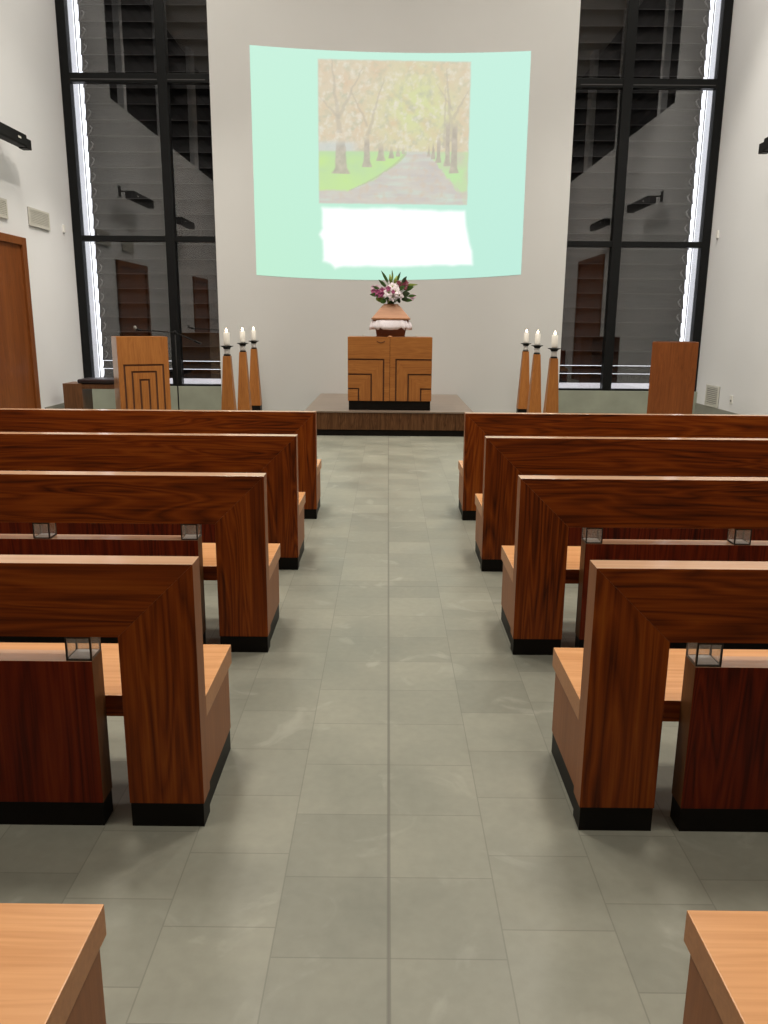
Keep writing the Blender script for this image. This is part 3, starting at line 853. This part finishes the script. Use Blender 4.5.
def paint(u, v):
    """an autumn avenue in washed-out colours; u to the right, v up, both 0..1"""
    n1 = nz(u, v, 9, 3.1); n2 = nz(u, v, 24, 8.7); n3 = nz(u * 1.0, v, 4, 1.3)
    # canopy
    yel = math.exp(-(((u - 0.66) / 0.24) ** 2 + ((v - 0.68) / 0.27) ** 2))
    c = mixc(lin((224, 206, 178)), lin((219, 224, 160)), min(1, yel * 1.1 + 0.12 * n3))
    c = mixc(c, lin((226, 192, 160)), max(0, 0.75 * n1 + 0.06))
    c = mixc(c, lin((190, 192, 168)), max(0, 0.9 * n2 + 0.03))
    c = mixc(c, lin((240, 232, 216)), max(0, 1.0 * nz(u, v, 34, 5.5) - 0.04))
    # boughs
    for (bu, bv, du, dv, w) in ((0.14, 0.5, -0.05, 0.5, 0.012), (0.14, 0.62, 0.16, 0.34, 0.008), (0.14, 0.6, -0.14, 0.16, 0.008), (0.33, 0.48, 0.10, 0.4, 0.008), (0.33, 0.55, -0.14, 0.3, 0.006),
                                (0.89, 0.45, -0.05, 0.5, 0.010), (0.89, 0.6, 0.1, 0.2, 0.008), (0.84, 0.4, 0.0, 0.45, 0.007), (0.89, 0.66, -0.12, 0.2, 0.005)):
        t = ((u - bu) * du + (v - bv) * dv) / (du * du + dv * dv)
        if 0 < t < 1:
            dd = math.hypot(u - bu - t * du + 0.010 * nz(t, bu, 6, 2), v - bv - t * dv)
            c = mixc(c, lin((186, 174, 160)), 0.55 * (1 - sst(w * (1.2 - t) * 0.6, w * (1.2 - t) * 1.9, dd)))
    hz = 0.385
    # far sky gap and grass on the left
    if v < hz + 0.075 and u < 0.30:
        c = mixc(c, lin((206, 216, 218)), 0.75 * sst(hz + 0.075, hz + 0.03, v) * (1 - sst(0.2, 0.3, u)))
    dd_ = max(0, hz - v)
    pl = 0.60 - 0.66 * dd_ - 2.4 * dd_ * dd_     # left edge of the path
    pr = 0.725 + 0.74 * dd_
    if v < hz:
        g = mixc(lin((194, 236, 150)), lin((184, 224, 168)), sst(0.12, 0.36, v) * 0.8 + 0.35 * n1)
        g = mixc(g, lin((202, 246, 120)), max(0, 0.6 * math.sin(26 * v) * (0.6 + n3)))
        c2 = g
        if u > pr:
            c2 = mixc(lin((190, 234, 165)), lin((200, 214, 176)), 0.5 + n1)
        on = sst(pl - 0.02 + 0.03 * n1, pl + 0.02 + 0.03 * n1, u) * (1 - sst(pr - 0.02 + 0.03 * n2, pr + 0.02 + 0.03 * n2, u))
        if v < 0.105 + 0.02 * n1:
            on = max(on, sst(0.11 + 0.02 * n1, 0.08 + 0.02 * n1, v) * (1 - 0.2 * sst(0.85, 1, u)))
        p = mixc(lin((214, 206, 198)), lin((202, 194, 194)), 0.5 + 0.8 * nz(u * 0.5, v * 2.0, 12, 6))
        p = mixc(p, lin((206, 224, 212)), max(0, 1.3 * nz(u * 0.35, v * 2.4, 9, 12) - 0.05))
        p = mixc(p, lin((214, 190, 172)), max(0, 0.8 * n2))
        c2 = mixc(c2, p, on)
        if on < 0.9 and abs(u - pl) < 0.012 and v > 0.1:
            c2 = mixc(c2, lin((176, 182, 150)), 0.5)
        c = mixc(c, c2, sst(hz, hz - 0.02, v))
    # trunks (u, half width, foot, top)
    for (tu, w, f, top) in ((0.148, 0.040, 0.215, 0.47), (0.322, 0.022, 0.265, 0.50), (0.415, 0.020, 0.305, 0.45), (0.485, 0.013, 0.325, 0.43), (0.53, 0.009, 0.34, 0.43), (0.565, 0.007, 0.355, 0.43),
                            (0.905, 0.022, 0.225, 0.60), (0.86, 0.016, 0.275, 0.62), (0.80, 0.013, 0.30, 0.50), (0.765, 0.010, 0.325, 0.46), (0.735, 0.007, 0.34, 0.44)):
        if f < v < top:
            ww = w * (1 + 0.5 * sst(f + 0.05, f, v) - 0.25 * sst(f, top, v)) + 0.004 * n2
            k = (1 - sst(ww * 0.8, ww * 1.2, abs(u - tu))) * sst(top, top - 0.08, v)
            c = mixc(c, mixc(lin((172, 160, 150)), lin((192, 178, 166)), 0.5 + 1.2 * n2), 0.9 * k)
    return c
def slide_sample(x, z):
    c = slide_color(x, z)
    wob = 0.006 * nz(x, z, 6, 2.2)
    sd = sdf([(PX0, PZ1 + 0.01), (PX1, PZ1 - 0.016), (PX1 + 0.004, PZ0 - 0.006), (PX0 - 0.004, PZ0 + 0.006)], x, z) + wob
    if sd > -0.02:
        u = max(0, min(1, (x - PX0) / (PX1 - PX0))); v = max(0, min(1, (z - PZ0) / (PZ1 - PZ0)))
        p = paint(u, v)
        p = mixc(p, lin((206, 208, 196)), 0.55 * (1 - sst(0.0, 0.03, sd)))
        c = mixc(c, mixc(p, lin((218, 218, 198)), 0.30), sst(-0.012, 0.012, sd))
    sw = sdf(WTX, x, z) + 0.02 * nz(x, z, 3, 7.7)
    c = mixc(c, Vector((1.15, 1.15, 1.15)), sst(-0.05, 0.05, sw))
    return c
def slide():
    # grid refined over the picture and the white block
    xs = sorted(set([SX0 + (SX1 - SX0) * i / 60 for i in range(61)] + [-1.26 + 2.76 * i / 230 for i in range(231)]))
    vsn = 250
    me = bpy.data.meshes.new('projected_slide')
    vs, fs, cols = [], [], []
    nx = len(xs)
    for j in range(vsn + 1):
        v = j / vsn
        for x in xs:
            u = (x - SX0) / (SX1 - SX0)
            z = ZB(u) + (ZT(u) - ZB(u)) * v
            xx = x + (0.012 * (v - 0.5) if u < 0.02 else 0) * -1
            vs.append((xx, YF - 0.004, z)); cols.append(slide_sample(x, z))
    for j in range(vsn):
        for i in range(nx - 1):
            fs.append((j * nx + i, j * nx + i + 1, (j + 1) * nx + i + 1, (j + 1) * nx + i))
    me.from_pydata(vs, [], fs)
    at = me.color_attributes.new('light', 'FLOAT_COLOR', 'POINT')
    buf = []
    for c in cols: buf += [c[0], c[1], c[2], 1.0]
    at.data.foreach_set('color', buf)
    g = NT('projector_light')
    a = g.n('ShaderNodeVertexColor', layer_name='light')
    e = g.n('ShaderNodeEmission'); e.inputs[1].default_value = 1.0
    g.l(a.outputs[0], e.inputs[0]); g.l(e.outputs[0], g.out.inputs[0])
    me.materials.append(g.m)
    o = bpy.data.objects.new('projected_slide', me); COL.objects.link(o)
    tag(o, 'pale mint slide with autumn avenue picture and blank white block on the front wall', 'projection')
slide()

# ------------------------------------------------------------------ light
def area(name, x, y, z, size, power, col, target=None, spread=None):
    l = bpy.data.lights.new(name, 'AREA'); l.shape = 'DISK'; l.size = size; l.energy = power; l.color = col
    if spread: l.spread = spread
    o = bpy.data.objects.new(name, l); COL.objects.link(o); o.location = (x, y, z)
    d = (Vector(target) - Vector((x, y, z))) if target else Vector((0, 0, -1))
    o.rotation_euler = d.to_track_quat('-Z', 'Y').to_euler()
    return o
def spot(name, x, y, z, target, power, col, ang, blend=0.5, r=0.08):
    l = bpy.data.lights.new(name, 'SPOT'); l.energy = power; l.color = col; l.spot_size = math.radians(ang); l.spot_blend = blend; l.shadow_soft_size = r
    o = bpy.data.objects.new(name, l); COL.objects.link(o); o.location = (x, y, z)
    o.rotation_euler = (Vector(target) - Vector((x, y, z))).to_track_quat('-Z', 'Y').to_euler()
    return o
WARM = (1.0, 0.92, 0.80)
for x in (-2.6, 2.6):
    for y in (-2.5, 1.5, 5.5, 9.5):
        area('ceiling_lamp', x, y, 9.2, 1.5, {-2.5: 25, 1.5: 60, 5.5: 145, 9.5: 152}[y], WARM, None, math.radians({9.5: 150}.get(y, 120)))
area('ceiling_lamp', -3.9, 12.9, 9.2, 0.7, 75, WARM, None, math.radians(150))
area('ceiling_lamp', 3.9, 12.9, 9.2, 0.7, 75, WARM, None, math.radians(150))
spot('unseen_spot', -2.05, 11.5, 8.9, (-2.2, 12.0, 0), 500, WARM, 70)
spot('unseen_spot', 4.3, 12.0, 8.9, (3.6, 12.2, 0), 500, WARM, 70)

spot('wall_fill', -1.2, 8.6, 9.1, (-5.45, 13.7, 0.8), 1050, WARM, 50, 1.0, 0.15)  # added fill without a fixture, lifts the lower left wall
spot('unseen_spot', -2.6, 12.4, 6.4, (-5.45, 14.0, 1.2), 300, WARM, 36, 1.0, 0.1)  # added spot hung below the ceiling, brightens the left wall's lower corner
spot('wall_fill', 1.2, 8.6, 9.1, (5.53, 13.5, 0.7), 1050, WARM, 50, 1.0, 0.15)  # same added fill for the lower right wall
spot('wall_fill', 0.0, 7.2, 9.1, (0.0, 14.4, 4.2), 640, WARM, 88, 1.0, 0.15)  # unseen fill added to brighten the front wall
w = bpy.data.worlds.new('daylight'); S.world = w
w.use_nodes = True
bg = w.node_tree.nodes['Background']
bg.inputs[0].default_value = (0.93, 0.95, 1.0, 1); bg.inputs[1].default_value = 2.6

# ------------------------------------------------------------------ camera
f_px, pit, rol, yaw = 801.43, 0.2325, 0.0081, -0.0033
cy_, sy_, cp_, sp_, c_, s_ = math.cos(yaw), math.sin(yaw), math.cos(pit), math.sin(pit), math.cos(rol), math.sin(rol)
r0 = Vector((cy_, -sy_, 0)); fwd = Vector((sy_ * cp_, cy_ * cp_, -sp_)); u0 = Vector((sy_ * sp_, cy_ * sp_, cp_))
rr = r0 * c_ + u0 * s_; uu = u0 * c_ - r0 * s_
cam = bpy.data.cameras.new('camera'); co_ = bpy.data.objects.new('camera', cam); COL.objects.link(co_)
cam.sensor_fit = 'VERTICAL'; cam.sensor_height = 32.0; cam.lens = f_px / 1024 * 32.0
cam.clip_start = 0.05; cam.clip_end = 200
mw = Matrix((( rr.x, uu.x, -fwd.x, 0), (rr.y, uu.y, -fwd.y, 0), (rr.z, uu.z, -fwd.z, 1.6), (0, 0, 0, 1)))
co_.matrix_world = mw
S.camera = co_

vs_ = S.view_settings
vs_.view_transform = 'Standard'; vs_.look = 'None'; vs_.gamma = 1.0; vs_.exposure = 0.0
vs_.use_curve_mapping = False
S.cycles.max_bounces = 12
S.cycles.diffuse_bounces = 6
S.cycles.glossy_bounces = 6
S.cycles.transparent_max_bounces = 24
S.cycles.caustics_reflective = False
S.cycles.sample_clamp_indirect = 6.0
try:
    S.cycles.use_denoising = True
    S.cycles.denoiser = 'OPENIMAGEDENOISE'
except Exception:
    pass
